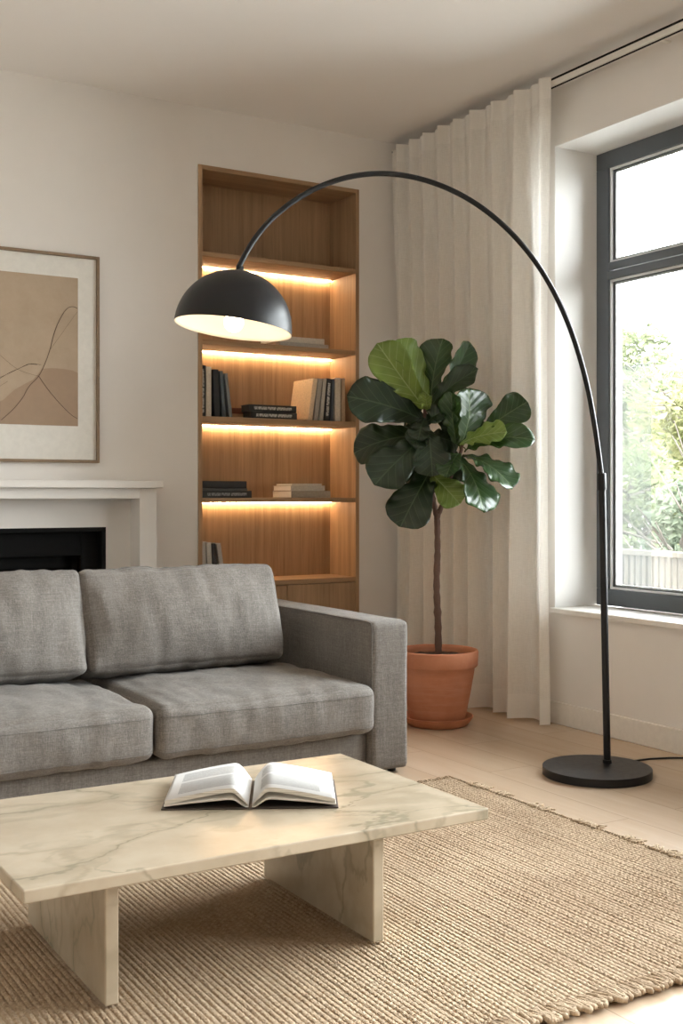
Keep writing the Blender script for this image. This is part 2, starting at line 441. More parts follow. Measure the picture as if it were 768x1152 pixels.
# ------------------------------------------------------------------ fireplace
fp = thing('fireplace', 'off-white plaster fireplace with plain mantel shelf behind the sofa', 'fireplace', (1.228, YB, 0))
def mirrored(x0, x1): return (x0 - 1.228, x1 - 1.228)
OX = 2.075 - 1.228; RX = 1.99 - 1.228; BX = 1.868 - 1.228
MB().box(-OX, -RX, -.12, 0, 0, 1.079).box(RX, OX, -.12, 0, 0, 1.079).box(-RX, RX, -.12, 0, 1.029, 1.079).build('surround', M['fire_white'], fp, bevel=.003)
MB().box(-OX - .02, OX + .02, -.155, 0, 1.079, 1.113).build('mantel_shelf', M['fire_white'], fp, bevel=.003)
MB().box(-BX, BX, .40, .44, 0, .895).box(-BX, -BX + .02, 0.0, .40, 0, .895).box(BX - .02, BX, 0.0, .40, 0, .895).box(-BX + .02, BX - .02, 0.0, .40, .875, .895).box(-BX + .02, BX - .02, 0.0, .40, 0.0, .04).build('firebox', M['iron'], fp)
MB().box(-BX + .02, -BX + .10, .06, .09, .04, .875).box(BX - .10, BX - .02, .06, .09, .04, .875).box(-BX + .1, BX - .1, .06, .09, .76, .875).build('inner_frame', M['iron'], fp, bevel=.003)
MB().box(-BX + .10, -BX + .13, .12, .14, .04, .76).box(BX - .13, BX - .10, .12, .14, .04, .76).box(-BX + .13, BX - .13, .12, .14, .70, .76).build('smoke_hood', M['iron'], fp, bevel=.003)
MB().box(-OX, OX, -.42, -.12, 0, .02).build('hearth', M['fire_white'], fp, bevel=.003)

# ------------------------------------------------------------------ picture
pic = thing('framed_picture', 'large framed abstract print of beige shapes and thin lines above the fireplace', 'picture', (1.228, YB, 1.196))
PW = .599; PH = .966
MB().box(-PW, -PW + .014, -.032, -.002, 0, PH).box(PW - .014, PW, -.032, -.002, 0, PH).box(-PW + .014, PW - .014, -.032, -.002, 0, .014).box(-PW + .014, PW - .014, -.032, -.002, PH - .014, PH).build('frame', M['oak_frame'], pic, bevel=.002)
MB().box(-PW + .013, PW - .013, -.018, -.004, .013, PH - .013).build('mat_board', M['mat_board'], pic)
AX, AZ0, AZ1 = .498, .170, .858
m = NT('abstract_print'); v = m.co(); n = m.noise(v, 7, 5, .6); f_ = m.noise(v, 45, 4, .7)
c = m.mix(m.rng(n, .3, .7), (.375, .285, .20), (.44, .34, .245)); c = m.mix(m.rng(f_, .3, .7, 0, .3), c, (.46, .37, .27))
M['print'] = m.fin(c, .85)
M['print_shape'] = plain('print_clay_wash', (.345, .245, .17), .9)
M['print_shape2'] = plain('print_pale_wash', (.375, .295, .20), .9)
M['ink'] = plain('print_dark_line', (.06, .035, .02), .8)
art = MB().box(-AX, AX, -.0195, -.0182, AZ0, AZ1).build('print', M['print'], pic)
def pp(u, v_):                      # print coordinates: fractions of the visible right part
    return (AX - .361 * (1 - u), AZ0 + .688 * (1 - v_))
def flat(pts, y, name, mat, th=.0006):
    q = MB(); n_ = len(pts)
    q.add([(x, y, z) for x, z in pts] + [(x, y - th, z) for x, z in pts], [tuple(range(n_)), tuple(range(2 * n_ - 1, n_ - 1, -1))] + [(i, (i + 1) % n_, n_ + (i + 1) % n_, n_ + i) for i in range(n_)])
    return q.build(name, mat, art)
hill = [pp(0, .79), pp(-.3, .97), pp(-.6, .999), pp(1, .999), pp(1, .625), pp(.85, .615), pp(.7, .612), pp(.55, .62), pp(.5, .655), pp(.42, .70), pp(.3, .73), pp(.18, .78), pp(.05, .85)]
hill = [pp(-.9, .999), pp(1, .999), pp(1, .64), pp(.93, .625), pp(.8, .618), pp(.66, .617), pp(.53, .625), pp(.485, .66), pp(.42, .70), pp(.3, .735), pp(.18, .775), pp(.05, .84), pp(-.15, .90), pp(-.5, .96)]
h_ = flat(hill, -.0196, 'clay_shape', M['print_shape']); h_['label'] = 'clay-coloured painted hill'
def inkline(pts, r=.0009):
    P = [Vector((*pp(*p), 0)) for p in pts]; out = []
    for i in range(len(P) - 1):
        p0 = P[max(i - 1, 0)]; p1 = P[i]; p2 = P[i + 1]; p3 = P[min(i + 2, len(P) - 1)]
        for k in range(6):
            t = k / 6; q = .5 * ((2 * p1) + (-p0 + p2) * t + (2 * p0 - 5 * p1 + 4 * p2 - p3) * t * t + (-p0 + 3 * p1 - 3 * p2 + p3) * t ** 3)
            out.append((q.x, -.0204, q.y))
    out.append((P[-1].x, -.0204, P[-1].y))
    MB().tube(out, r, 6).build('ink_line', M['ink'], art)
inkline([(.995, .205), (.93, .195), (.85, .215), (.76, .29), (.69, .38), (.63, .50), (.57, .59), (.49, .675), (.37, .745), (.29, .82), (.17, .90), (.02, .975)], .0012)
inkline([(.49, .675), (.60, .755), (.75, .845), (.90, .92), (.995, .95)], .0011)
inkline([(-.3, .80), (-.1, .74), (.1, .67), (.25, .63), (.36, .60), (.47, .60)], .0010)
inkline([(-.3, .76), (-.05, .71), (.16, .655), (.28, .622), (.4, .595), (.52, .60)], .0006)
inkline([(-.1, .80), (.03, .745), (.1, .72)], .0006)
inkline([(.64, .49), (.75, .41), (.88, .31), (.995, .225)], .0005)
inkline([(0, .55), (.2, .63), (.35, .66), (.49, .675)], .0005)

# ------------------------------------------------------------------ bookcase
bc = thing('bookcase', 'tall built-in oak bookcase with warm lit shelves set in the wall', 'bookcase', (0, 0, 0))
BX0, BX1, BD = NX0 + .001, NX1 - .001, 5.535
tp = .021
ix0, ix1 = BX0 + tp, BX1 - tp
MB().box(BX0, BX0 + tp, YB - .006, BD, 0, NZ1 - .001).build('side_panel', M['oak_v'], bc, bevel=.001)
MB().box(BX1 - tp, BX1, YB - .006, BD, 0, NZ1 - .001).build('side_panel', M['oak_v'], bc, bevel=.001)
MB().box(ix0, ix1, YB - .006, BD, NZ1 - .023, NZ1 - .001).build('top_panel', M['oak_h'], bc, bevel=.001)
MB().box(ix0, ix1, BD - .016, BD, 0, NZ1 - .023).build('back_panel', M['oak_v'], bc)
shelf_z = [(2.230, 2.253), (1.793, 1.817), (1.409, 1.437), (1.008, 1.031), (.584, .608)]
for k, (z0, z1) in enumerate(shelf_z):
    MB().box(ix0, ix1, YB - .002, BD - .016, z0, z1).build('shelf', M['oak_h'], bc, bevel=.001)
    if k < 4:
        ls = MB().box(ix0 + .004, ix1 - .004, BD - .034, BD - .026, z0 - .004, z0).build('led_strip', M['led'], bc)
        ls['label'] = 'glowing warm light strip'
MB().box(ix0, ix1, YB + .03, BD - .016, .02, .06).build('plinth', M['oak_h'], bc)
for a, b in ((ix0 + .001, 2.839), (2.843, ix1 - .001)):
    dr = MB().box(a, b, YB - .001, YB + .019, .065, .580).build('door', M['oak_v'], bc, bevel=.001)

# ------------------------------------------------------------------ books
def cover_mat(name, col, rough=.55, marks=None):
    """cloth or paper cover; marks = colour of the small illegible spine lettering"""
    m = NT(name); v = m.co(); n = m.noise(v, 90, 3, .6)
    c = m.mix(m.rng(n, .3, .7), tuple(x * .85 for x in col), tuple(min(1, x * 1.1 + .002) for x in col))
    if marks:
        X = m.xyz(v)
        ch = m.noise(m.map(v, (0, 0, 75)), 1, 1, .5)               # letters along the spine (z), narrow band across (x)
        wd = m.noise(m.map(v, (60, 0, 420)), 1, 2, .7)
        ax = m.math('ABSOLUTE', X[0]); band = m.rng(ax, .0070, .0078, 1, 0)
        rgn = m.rng(m.math('ABSOLUTE', X[2]), marks[1] - .002, marks[1], 1, 0)
        fy = m.math('LESS_THAN', X[1], .0005)
        k = m.math('MULTIPLY', m.math('MULTIPLY', m.math('GREATER_THAN', wd, .47), m.math('GREATER_THAN', ch, .40)), m.math('MULTIPLY', band, rgn))
        c = m.mix(m.math('MULTIPLY', m.math('MULTIPLY', k, fy), .8), c, marks[0])
    return m.fin(c, rough, m.bump(n, .15, .0006))

def book(label, col, loc, th, dp, ht, tilt=0, flatlay=False, rz=0, marks=None, group='books in the bookcase', page=None):
    """upright: spine towards the room (-y), thickness x, height z; loc = foot of the spine centre. Flat: spine still faces -y, its length along x"""
    b = thing('book', label, 'book', (0, 0, 0), 0, group)
    mat = cover_mat('book_cover', col, .5, marks)
    h = ht / 2; t2 = th / 2; cb = .0022
    mb = MB().box(-t2, -t2 + cb, 0, dp, -h, h).box(t2 - cb, t2, 0, dp, -h, h)
    mb.box(-t2 + cb, t2 - cb, 0, cb, -h, h)
    mb.build('cover', mat, b, bevel=.0008)
    MB().box(-t2 + cb, t2 - cb, cb, dp - .004, -h + .003, h - .003).build('pages', page or M['paper'], b)
    if flatlay:
        R = Matrix.Rotation(rz, 4, 'Z') @ Matrix.Rotation(PI / 2, 4, 'Y')
        b.matrix_world = Matrix.Translation(Vector(loc) + Vector((0, 0, t2))) @ R
    else:
        R = Matrix.Rotation(tilt, 4, 'Y')
        # lowest corner rests on the shelf
        low = min((R @ Vector((sx * t2, 0, -h))).z for sx in (-1, 1))
        b.matrix_world = Matrix.Translation(Vector(loc) + Vector((0, 0, -low))) @ Matrix.Rotation(rz, 4, 'Z') @ R
    return b
WH = (.7, .68, .62)
zA, zB_, zC, zD, zE = [z1 + .0005 for _, z1 in shelf_z]
# second shelf: pale stack beside the lamp shade
book('thin pale grey book at the bottom of the stack behind the lamp shade', (.42, .39, .35), (2.962, 5.285, zB_), .024, .20, .290, flatlay=True)
book('off-white hardback lying on top of the stack behind the lamp shade', (.60, .56, .49), (2.945, 5.295, zB_ + .0245), .030, .19, .285, flatlay=True)
# third shelf, left cluster
book('black book with pale spine lettering at the far left of the middle shelf', (.02, .02, .022), (2.381, 5.285, zC), .031, .19, .255, marks=(WH, .11))
book('cream-spined book standing second from the left on the middle shelf', (.62, .56, .46), (2.413, 5.285, zC), .029, .19, .250)
book('black book standing between the cream and blue-grey books on the middle shelf', (.018, .020, .022), (2.456, 5.285, zC), .030, .18, .238, tilt=-.045)
book('thin dark blue-grey book leaning against the left group on the middle shelf', (.07, .085, .095), (2.490, 5.285, zC), .018, .18, .232, tilt=-.075)
book('blue-grey book leaning at the right end of the left group on the middle shelf', (.17, .19, .20), (2.522, 5.285, zC), .018, .17, .222, tilt=-.125)
# third shelf, middle stack
book('lower black book with white spine lettering in the flat stack on the middle shelf', (.018, .018, .018), (2.782, 5.285, zC), .036, .10, .268, flatlay=True, marks=(WH, .105), page=M['dark_paper'])
book('upper black book with white spine lettering in the flat stack on the middle shelf', (.018, .018, .018), (2.775, 5.283, zC + .0365), .035, .10, .275, flatlay=True, marks=(WH, .11), page=M['dark_paper'])
book('tan book lying at the bottom behind the flat black books', (.34, .21, .11), (2.658, 5.392, zC), .028, .118, .165, flatlay=True)
book('red-brown book lying on the tan book behind the black stack', (.17, .06, .03), (2.652, 5.394, zC + .0285), .030, .115, .155, flatlay=True)
# third shelf, right cluster
book('cream book leaning with its whole front cover showing on the middle shelf', (.66, .50, .33), (3.010, 5.283, zC), .026, .215, .222, tilt=.15)
book('grey-beige book leaning just right of the cream book', (.36, .32, .27), (3.042, 5.283, zC), .026, .19, .222, tilt=.125)
book('pale taupe book leaning in the middle of the right group', (.42, .38, .32), (3.073, 5.283, zC), .022, .19, .224, tilt=.10)
book('black book with white spine marks leaning in the right group', (.02, .022, .025), (3.104, 5.283, zC), .026, .19, .226, tilt=.075, marks=(WH, .09))
book('narrow slate-blue book in the right group on the middle shelf', (.05, .06, .075), (3.130, 5.283, zC), .016, .19, .226, tilt=.05)
book('beige-spined upright book second from the right on the middle shelf', (.58, .50, .40), (3.163, 5.283, zC), .034, .18, .232, tilt=.012)
book('tan-brown upright book at the right end of the middle shelf', (.38, .26, .16), (3.197, 5.283, zC), .024, .18, .232)
# fourth shelf
book('black book with lettered spine at the bottom of the left stack on the fourth shelf', (.02, .02, .02), (2.515, 5.285, zD), .036, .19, .275, flatlay=True, marks=((.4, .4, .4), .11), page=M['dark_paper'])
book('thin charcoal book in the middle of the left stack on the fourth shelf', (.10, .10, .10), (2.505, 5.295, zD + .0365), .012, .18, .255, flatlay=True, page=M['dark_paper'])
book('matt black book on top of the left stack on the fourth shelf', (.015, .015, .015), (2.503, 5.287, zD + .049), .036, .185, .245, flatlay=True, page=M['dark_paper'])
book('thick beige-edged book at the bottom of the right stack on the fourth shelf', (.36, .30, .23), (3.000, 5.285, zD), .036, .215, .236, flatlay=True)
book('off-white book in the middle of the right stack on the fourth shelf', (.52, .47, .39), (2.985, 5.29, zD + .0365), .027, .20, .205, flatlay=True)
book('thin cream paperback on top of the right stack on the fourth shelf', (.58, .53, .44), (2.99, 5.31, zD + .064), .010, .18, .180, flatlay=True)
# fifth shelf
book('grey-white book standing at the far left just above the sofa back', (.50, .48, .44), (2.383, 5.285, zE), .030, .19, .205, tilt=-.02)
book('pale book with black edge leaning in the group above the sofa back', (.60, .58, .53), (2.418, 5.285, zE), .026, .19, .200, tilt=-.05)
book('black book leaning in the group above the sofa back', (.02, .02, .02), (2.447, 5.285, zE), .022, .18, .195, tilt=-.09)
book('grey paperback leaning at the right end of the group above the sofa back', (.44, .42, .39), (2.481, 5.285, zE), .024, .18, .195, tilt=-.15)

# ------------------------------------------------------------------ sofa
def cushion(sx, sy, sz, r, crown=0, side=0, n=26, seed=0, wr=.004, drop=None, taper=0, front=0):
    """soft box: half sizes sx sy sz, rounding r, puffed top"""
    mb = MB(); idx = {}
    def P(a, b, c_):
        q = Vector((a * sx, b * sy, c_ * sz))
        inn = Vector((max(-sx + r, min(sx - r, q.x)), max(-sy + r, min(sy - r, q.y)), max(-sz + r, min(sz - r, q.z))))
        d = q - inn
        if d.length > 1e-9: q = inn + d.normalized() * min(r, d.length) if max(abs(d.x), abs(d.y), abs(d.z)) >= r - 1e-6 else inn + d
        na = 1 - abs(a) ** 2.6; nb = 1 - abs(b) ** 2.6; nc = 1 - abs(c_) ** 2
        q.z += (c_ * crown) * na * nb
        q.y += b * side * na * nc; q.x += a * min(.014, side * .6) * nb * nc
        if taper: q.x *= 1 - taper * (c_ + 1) / 2
        s3 = Vector((seed * 3.1, seed * 1.7, 0))
        w1 = mnoise.noise(Vector((q.x * 5, q.y * 5, q.z * 5)) + s3) * 2.0
        w2 = mnoise.noise(Vector((q.x * 26 + 3 * q.z, q.y * 7, q.z * 5)) + s3 * 2)
        w3 = mnoise.noise(Vector((q.x * 13, q.y * 12, q.z * 13)) + s3 * 3)
        nn = Vector((a ** 5, b ** 5, c_ ** 5)); nn = nn.normalized() if nn.length > 1e-6 else Vector((0, 0, 1))
        q += nn * wr * (w1 * (.12 + .65 * (c_ + 1) / 2) + w2 * .85 + w3 * .6)
        return q
    def face(f):
        base = []
        for i in range(n + 1):
            row = []
            for j in range(n + 1):
                # denser sampling near the rim
                a = math.sin((i / n - .5) * PI) * .5 + (i / n * 2 - 1) * .5; b = math.sin((j / n - .5) * PI) * .5 + (j / n * 2 - 1) * .5
                row.append(P(*f(a, b)))
            base.append(row)
        mb.grid(base)
    face(lambda a, b: (a, b, 1)); face(lambda a, b: (a, b, -1)); face(lambda a, b: (a, 1, b)); face(lambda a, b: (a, -1, b)); face(lambda a, b: (1, a, b)); face(lambda a, b: (-1, a, b))
    return mb, P

def ring(P, pts):
    return [P(*p) for p in pts]
sofa = thing('sofa', 'grey linen two-seat sofa with loose back cushions in front of the fireplace', 'sofa', (1.449, 4.13, 0))
sx_ = 1.449
# base, arms, back frame
def softbox(x0, x1, y0, y1, z0, z1, r, name, seed=0, wr=.0012, n=16):
    mb, P = cushion((x1 - x0) / 2, (y1 - y0) / 2, (z1 - z0) / 2, r, 0, 0, n, seed, wr)
    o = mb.build(name, M['sofa'], sofa, smooth=True, merge=True)
    o.location = ((x0 + x1) / 2, (y0 + y1) / 2, (z0 + z1) / 2); return o
FY = 3.618 - 4.13
softbox(-.863, .863, FY + .025, .46, .035, .163, .018, 'base', 1)
for s_ in (1, -1):
    xa, xb = (.864, 1.032) if s_ > 0 else (-1.032, -.864)
    softbox(xa, xb, FY, .545, .012, .575, .022, 'armrest', 2 + s_)
    xs = .868 * s_
    q = MB()
    q.tube([(xs, FY + .004, .03), (xs, FY + .004, .55), (xs, FY + .012, .568), (xs, FY + .03, .572), (xs, .52, .572)], .0022, 8)
    q.build('piping', M['piping'], sofa, smooth=True)
softbox(-.863, .863, .36, .545, .035, .60, .03, 'back_frame', 5)
# seat cushions
for k, (xa, xb) in enumerate(((-.860, -.004), (.004, .860))):
    hx = (xb - xa) / 2; hy = .36; hz = .088
    mb, P = cushion(hx, hy, hz, .036, .034, .016, 44, 11 + k * 5, .0066)
    o = mb.build('seat_cushion', M['sofa'], sofa, smooth=True, merge=True); o.location = ((xa + xb) / 2, FY - .045 + hy, .2575)
    for zc, nm in ((.62, 'seam'), (-.72, 'seam')):
        pts = [P(a / 30, -1, zc) + Vector((0, -.0006, 0)) for a in range(-30, 31)]
        pts = [P(-1, -.7 + .3 * t, zc) * 1.0 for t in (0,)][:0] + pts
        MB().tube(pts, .0014, 6).build(nm, M['piping'], o, smooth=True)
# back cushions
for k, (xa, xb) in enumerate(((-.855, -.068), (-.060, .738))):
    hx = (xb - xa) / 2; hy = .085; hz = .192
    mb, P = cushion(hx, hy, hz, .026, .012, .060, 44, 31 + k * 7, .0075, taper=-.012)
    o = mb.build('back_cushion', M['sofa'], sofa, smooth=True, merge=True)
    o.location = ((xa + xb) / 2, .065 , .562); o.rotation_euler = (-.30, 0, 0)
    edge = [(-1, -1, 1), (1, -1, 1)]
    pts = [P(a / 30, -.80, 1) + Vector((0, 0, .0004)) for a in range(-30, 31)]
    MB().tube(pts, .0014, 6).build('seam', M['piping'], o, smooth=True)
for x in (-.99, .985):
    for y in (FY + .05, .49): MB().lathe([(0, 0), (.016, 0), (.018, .014), (0, .014)], 20, (x, y)).build('foot', M['foot'], sofa, smooth=False)

# ------------------------------------------------------------------ rug
RX0, RX1, RY0, RY1 = -.25, 2.54, 1.772, 3.43
rug = thing('rug', 'natural woven jute rug with fringed ends under the marble table', 'rug', (0, 0, 0))
ns = 198; sub = 8; ny = 240
xs = np.linspace(RX0, RX1, ns * sub + 1); ys = np.linspace(RY0, RY1, ny + 1)
rng_ = np.random.default_rng(3)
ph = (xs - RX0) / (RX1 - RX0) * ns
idx = np.clip(ph.astype(int), 0, ns - 1); fr_ = ph - idx
rowh = rng_.uniform(.7, 1.15, ns)
verts = np.zeros((len(xs), len(ys), 3))
Ygrid = ys[None, :].repeat(len(xs), 0)
wob = np.zeros_like(Ygrid)
for k in range(10):
    wob += np.sin(Ygrid * rng_.uniform(1, 9) + xs[:, None] * rng_.uniform(-2, 2) + rng_.uniform(0, 6)) * .0009
ridge = np.sqrt(np.clip(1 - (2 * fr_ - 1) ** 2, 0, 1))[:, None]
tw = .5 + .5 * np.sin(2 * PI * (Ygrid / .017 + fr_[:, None] * .55 + (idx % 2)[:, None] * .5 + rng_.uniform(0, 1, ns)[idx][:, None]))
verts[..., 0] = xs[:, None] + wob
verts[..., 1] = Ygrid
verts[..., 2] = .0045 + ridge * rowh[idx][:, None] * (.0022 + .0042 * tw * (.6 + .8 * rng_.uniform(0, 1, Ygrid.shape))) + np.abs(wob) * .4
vl = verts.reshape(-1, 3)
a_, b_ = len(xs), len(ys)
ii = np.arange(a_ - 1)[:, None] * b_ + np.arange(b_ - 1)[None, :]
quads = np.stack([ii, ii + b_, ii + b_ + 1, ii + 1], -1).reshape(-1, 4)
me = bpy.data.meshes.new('weave'); me.from_pydata(vl.tolist(), [], quads.tolist()); me.update(); me.materials.append(M['jute'])
me.polygons.foreach_set('use_smooth', [True] * len(me.polygons))
wo = bpy.data.objects.new('weave', me); C.objects.link(wo); wo.parent = rug
MB().box(RX0 + .004, RX1 - .004, RY0 + .004, RY1 - .004, .0008, .006).build('backing', M['jute'], rug)
# looped yarn ends along the near and far edges, frayed tufts along the right side
fg = MB()
random.seed(5)
def loop(x, y, dirx, diry, L, r):
    sdx, sdy = -diry, dirx; wv_ = random.uniform(.3, .9) * r * 2.2; pts = []
    for k in range(9):
        t = k / 8; a = t * PI
        pts.append((x + dirx * L * math.sin(a) + sdx * wv_ * math.cos(a) + random.uniform(-.001, .001), y + diry * L * math.sin(a) + sdy * wv_ * math.cos(a), .007 + .011 * math.sin(a * .9) * (1 - .55 * math.sin(a)) + random.uniform(-.001, .001)))
    fg.tube(pts, [r * .8] + [r] * 7 + [r * .8], 6)
x = RX0
while x < RX1:
    for q in range(2): loop(x + random.uniform(-.003, .003), RY0 + .022, random.uniform(-.4, .4), -1, random.uniform(.040, .066), random.uniform(.0048, .0068))
    x += .0125
x = RX0
while x < RX1:
    loop(x, RY1 - .008, random.uniform(-.2, .2), 1, random.uniform(.010, .022), .003); x += .016
y = RY0
while y < RY1:
    if mnoise.noise(Vector((y * 9, 0, 0))) > .02:
        for q in range(3): loop(RX1 - .008 + random.uniform(-.01, .01), y, 1, random.uniform(-.8, .8), random.uniform(.010, .036), random.uniform(.0022, .0036))
    else: loop(RX1 - .006, y, 1, 0, random.uniform(.004, .009), .002)
    y += .010
fo = fg.build('fringe', M['jute'], rug, smooth=True); fo['kind'] = 'stuff'

# ------------------------------------------------------------------ coffee table
RT = .0149
tb = thing('coffee_table', 'low rectangular cream marble coffee table with two slab legs on the jute rug', 'coffee table', (1.17, 2.52, RT))
MB().box(.613 - 1.17, 1.727 - 1.17, 2.182 - 2.52, 2.868 - 2.52, .273 - RT, .300 - RT).build('tabletop', M['marble'], tb, bevel=.004, seg=3)
for a in (.795, 1.437): MB().box(a - 1.17, a + .030 - 1.17, 2.242 - 2.52, 2.79 - 2.52, 0, .2725 - RT).build('leg', M['marble'], tb, bevel=.004, seg=3)

# ------------------------------------------------------------------ open book
ob = thing('open_book', 'open hardcover book with text pages lying on the marble coffee table', 'book', (1.297, 2.583, .3003), -math.atan2(.201, .370))
HB, DB = .2105, .134
M['cover_dark'] = plain('dark_book_cloth', (.045, .03, .022), .6)
for s_ in (-1, 1):
    MB().box(*sorted((s_ * .006, s_ * HB)), -DB, DB, .0003, .0033).build('cover_board', M['cover_dark'], ob, bevel=.001)
MB().box(-.006, .006, -DB, DB, .0003, .0025).build('spine', M['cover_dark'], ob)
m = NT('printed_page'); uv = m.co('UV'); U = m.xyz(uv)
ln = m.math('ABSOLUTE', m.math('SUBTRACT', m.math('FRACT', m.math('MULTIPLY', U[1], 34)), .5))
wd = m.noise(m.map(uv, (85, 34, 1)), 1, 2, .6)
txt = m.math('ADD', m.math('MULTIPLY', m.math('MULTIPLY', m.math('LESS_THAN', ln, .30), m.math('GREATER_THAN', wd, .42)), .55), .38)
gap = m.math('GREATER_THAN', m.math('ABSOLUTE', m.math('SUBTRACT', U[1], .56)), .022)
ins = m.math('MULTIPLY', m.math('MULTIPLY', m.math('GREATER_THAN', U[0], .12), m.math('LESS_THAN', U[0], .84)), m.math('MULTIPLY', m.math('GREATER_THAN', U[1], .14), m.math('LESS_THAN', U[1], .88)))
k = m.math('MULTIPLY', m.math('MULTIPLY', txt, gap), ins)
M['page'] = m.fin(m.mix(m.math('MULTIPLY', k, .62), (.60, .59, .575), (.09, .09, .09)), .7)
m = NT('page_edges'); v = m.co(); X = m.xyz(v); st = m.noise(m.map(v, (3, 3, 900)), 1, 2, .6)
M['edges'] = m.fin(m.mix(m.rng(st, .35, .65), (.48, .43, .36), (.78, .74, .67)), .85)
def prof(t, hi, w_):              # x,z of a page from gutter (t=0) to fore edge (t=1)
    x_ = .004 + w_ * (t - .06 * math.sin(PI * t) * (1 - t))
    z_ = .0055 + hi * (math.sin(min(1, t / .26) * PI / 2) ** 1.0) * (1 - max(0, (t - .26) / .74) ** 1.25) + .0135 * max(0, min(1, t / .2)) * 1.0
    return x_, z_
def page_sheet(s_, hi, w_, thick, name, mats, lift=0, nseg=26, taper=1):
    q = MB(); top = []; bot = []
    for i in range(nseg + 1):
        t = i / nseg; x_, z_ = prof(t, hi, w_)
        th = thick * min(1, t * 8) if taper else thick
        top.append((x_ * s_, max(.0042, z_ + lift))); bot.append((x_ * s_, max(.0036, z_ + lift - th)))
    V = [(x_, y_, z_) for (x_, z_) in top + bot for y_ in (-DB + .006, DB - .006)]
    n1 = nseg + 1; F = []; 
    for i in range(nseg):
        F.append((2 * i, 2 * i + 1, 2 * i + 3, 2 * i + 2)); a = 2 * n1
        F.append((a + 2 * i, a + 2 * i + 2, a + 2 * i + 3, a + 2 * i + 1))
        F.append((2 * i, 2 * i + 2, a + 2 * i + 2, a + 2 * i)); F.append((2 * i + 1, a + 2 * i + 1, a + 2 * i + 3, 2 * i + 3))
    e = 2 * nseg; a = 2 * n1; F.append((e, e + 1, a + e + 1, a + e)); F.append((0, a, a + 1, 1))
    me = bpy.data.meshes.new(name); me.from_pydata(V, [], F); me.update()
    for mm in mats: me.materials.append(mm)
    uvl = me.uv_layers.new(name='UVMap')
    for p in me.polygons:
        isTop = p.index < 4 * nseg and p.index % 4 == 0
        p.material_index = 0 if isTop else 1; p.use_smooth = isTop
        for li in p.loop_indices:
            vi = me.loops[li].vertex_index; co = me.vertices[vi].co
            uvl.data[li].uv = (abs(co.x) / w_ if s_ > 0 else 1 - abs(co.x) / w_, (co.y + DB) / (2 * DB))
    bm = bmesh.new(); bm.from_mesh(me); bmesh.ops.recalc_face_normals(bm, faces=bm.faces); bm.to_mesh(me); bm.free()
    o = bpy.data.objects.new(name, me); C.objects.link(o); o.parent = ob
    return o
for s_ in (-1, 1):
    page_sheet(s_, .029, .199, .0105, 'page_block', [M['page'], M['edges']], lift=.002 if s_ < 0 else .003)
    page_sheet(s_, .015, .201, .0035, 'loose_pages', [M['paper'], M['edges']], lift=-.0085)

# ------------------------------------------------------------------ arc lamp
lamp = thing('arc_floor_lamp', 'tall black arc floor lamp with round base by the window and lit dome shade', 'floor lamp', (3.052, 3.210, 0))
LO = Vector((3.052, 3.210, 0))
MB().lathe([(0, 0), (.2005, 0), (.2015, .001), (.2015, .0295), (.2005, .0305), (0, .0305)], 128).build('base', M['black_metal'], lamp, angle=30)
polep = [Vector(p) - LO for p in ((3.131, 3.238, .0305), (3.110, 3.244, 1.075))]
MB().tube([polep[0], polep[0].lerp(polep[1], .5), polep[1]], .0135, 24).build('pole', M['black_metal'], lamp, smooth=False, angle=40)
jt = [Vector(p) - LO for p in ((3.1105, 3.244, 1.065), (3.108, 3.2445, 1.13))]
MB().tube([jt[0], jt[0].lerp(jt[1], .06), jt[0].lerp(jt[1], .94), jt[1]], [.014, .0165, .0165, .014], 24).build('joint_sleeve', M['black_metal'], lamp, angle=40)
MB().tube([polep[0] - Vector((0, 0, .001)), polep[0] + Vector((0, 0, .012))], .0175, 24).build('pole_collar', M['black_metal'], lamp, angle=40)
ctl = [(3.110, 3.244, 1.10), (3.086, 3.252, 1.323), (3.058, 3.261, 1.474), (3.009, 3.276, 1.64), (2.94, 3.297, 1.795), (2.878, 3.317, 1.902), (2.79, 3.344, 2.004), (2.689, 3.376, 2.094), (2.59, 3.407, 2.156), (2.468, 3.445, 2.2), (2.349, 3.482, 2.22), (2.253, 3.512, 2.218), (2.136, 3.548, 2.191), (2.049, 3.576, 2.15), (1.941, 3.609, 2.08), (1.864, 3.633, 2.0), (1.817, 3.648, 1.925), (1.786, 3.658, 1.848)]
P = [Vector(p) - LO for p in ctl]
for it in range(2):                                     # relax the measured points
    P = [P[0]] + [(P[i - 1] + P[i] * 2 + P[i + 1]) / 4 for i in range(1, len(P) - 1)] + [P[-1]]
arc = []
for i in range(len(P) - 1):
    p0, p1, p2, p3 = P[max(i - 1, 0)], P[i], P[i + 1], P[min(i + 2, len(P) - 1)]
    for k in range(8):
        t = k / 8; arc.append(.5 * ((2 * p1) + (-p0 + p2) * t + (2 * p0 - 5 * p1 + 4 * p2 - p3) * t * t + (-p0 + 3 * p1 - 3 * p2 + p3) * t ** 3))
arc.append(P[-1])
MB().tube(arc, .0098, 20).build('arm', M['black_metal'], lamp, smooth=True)
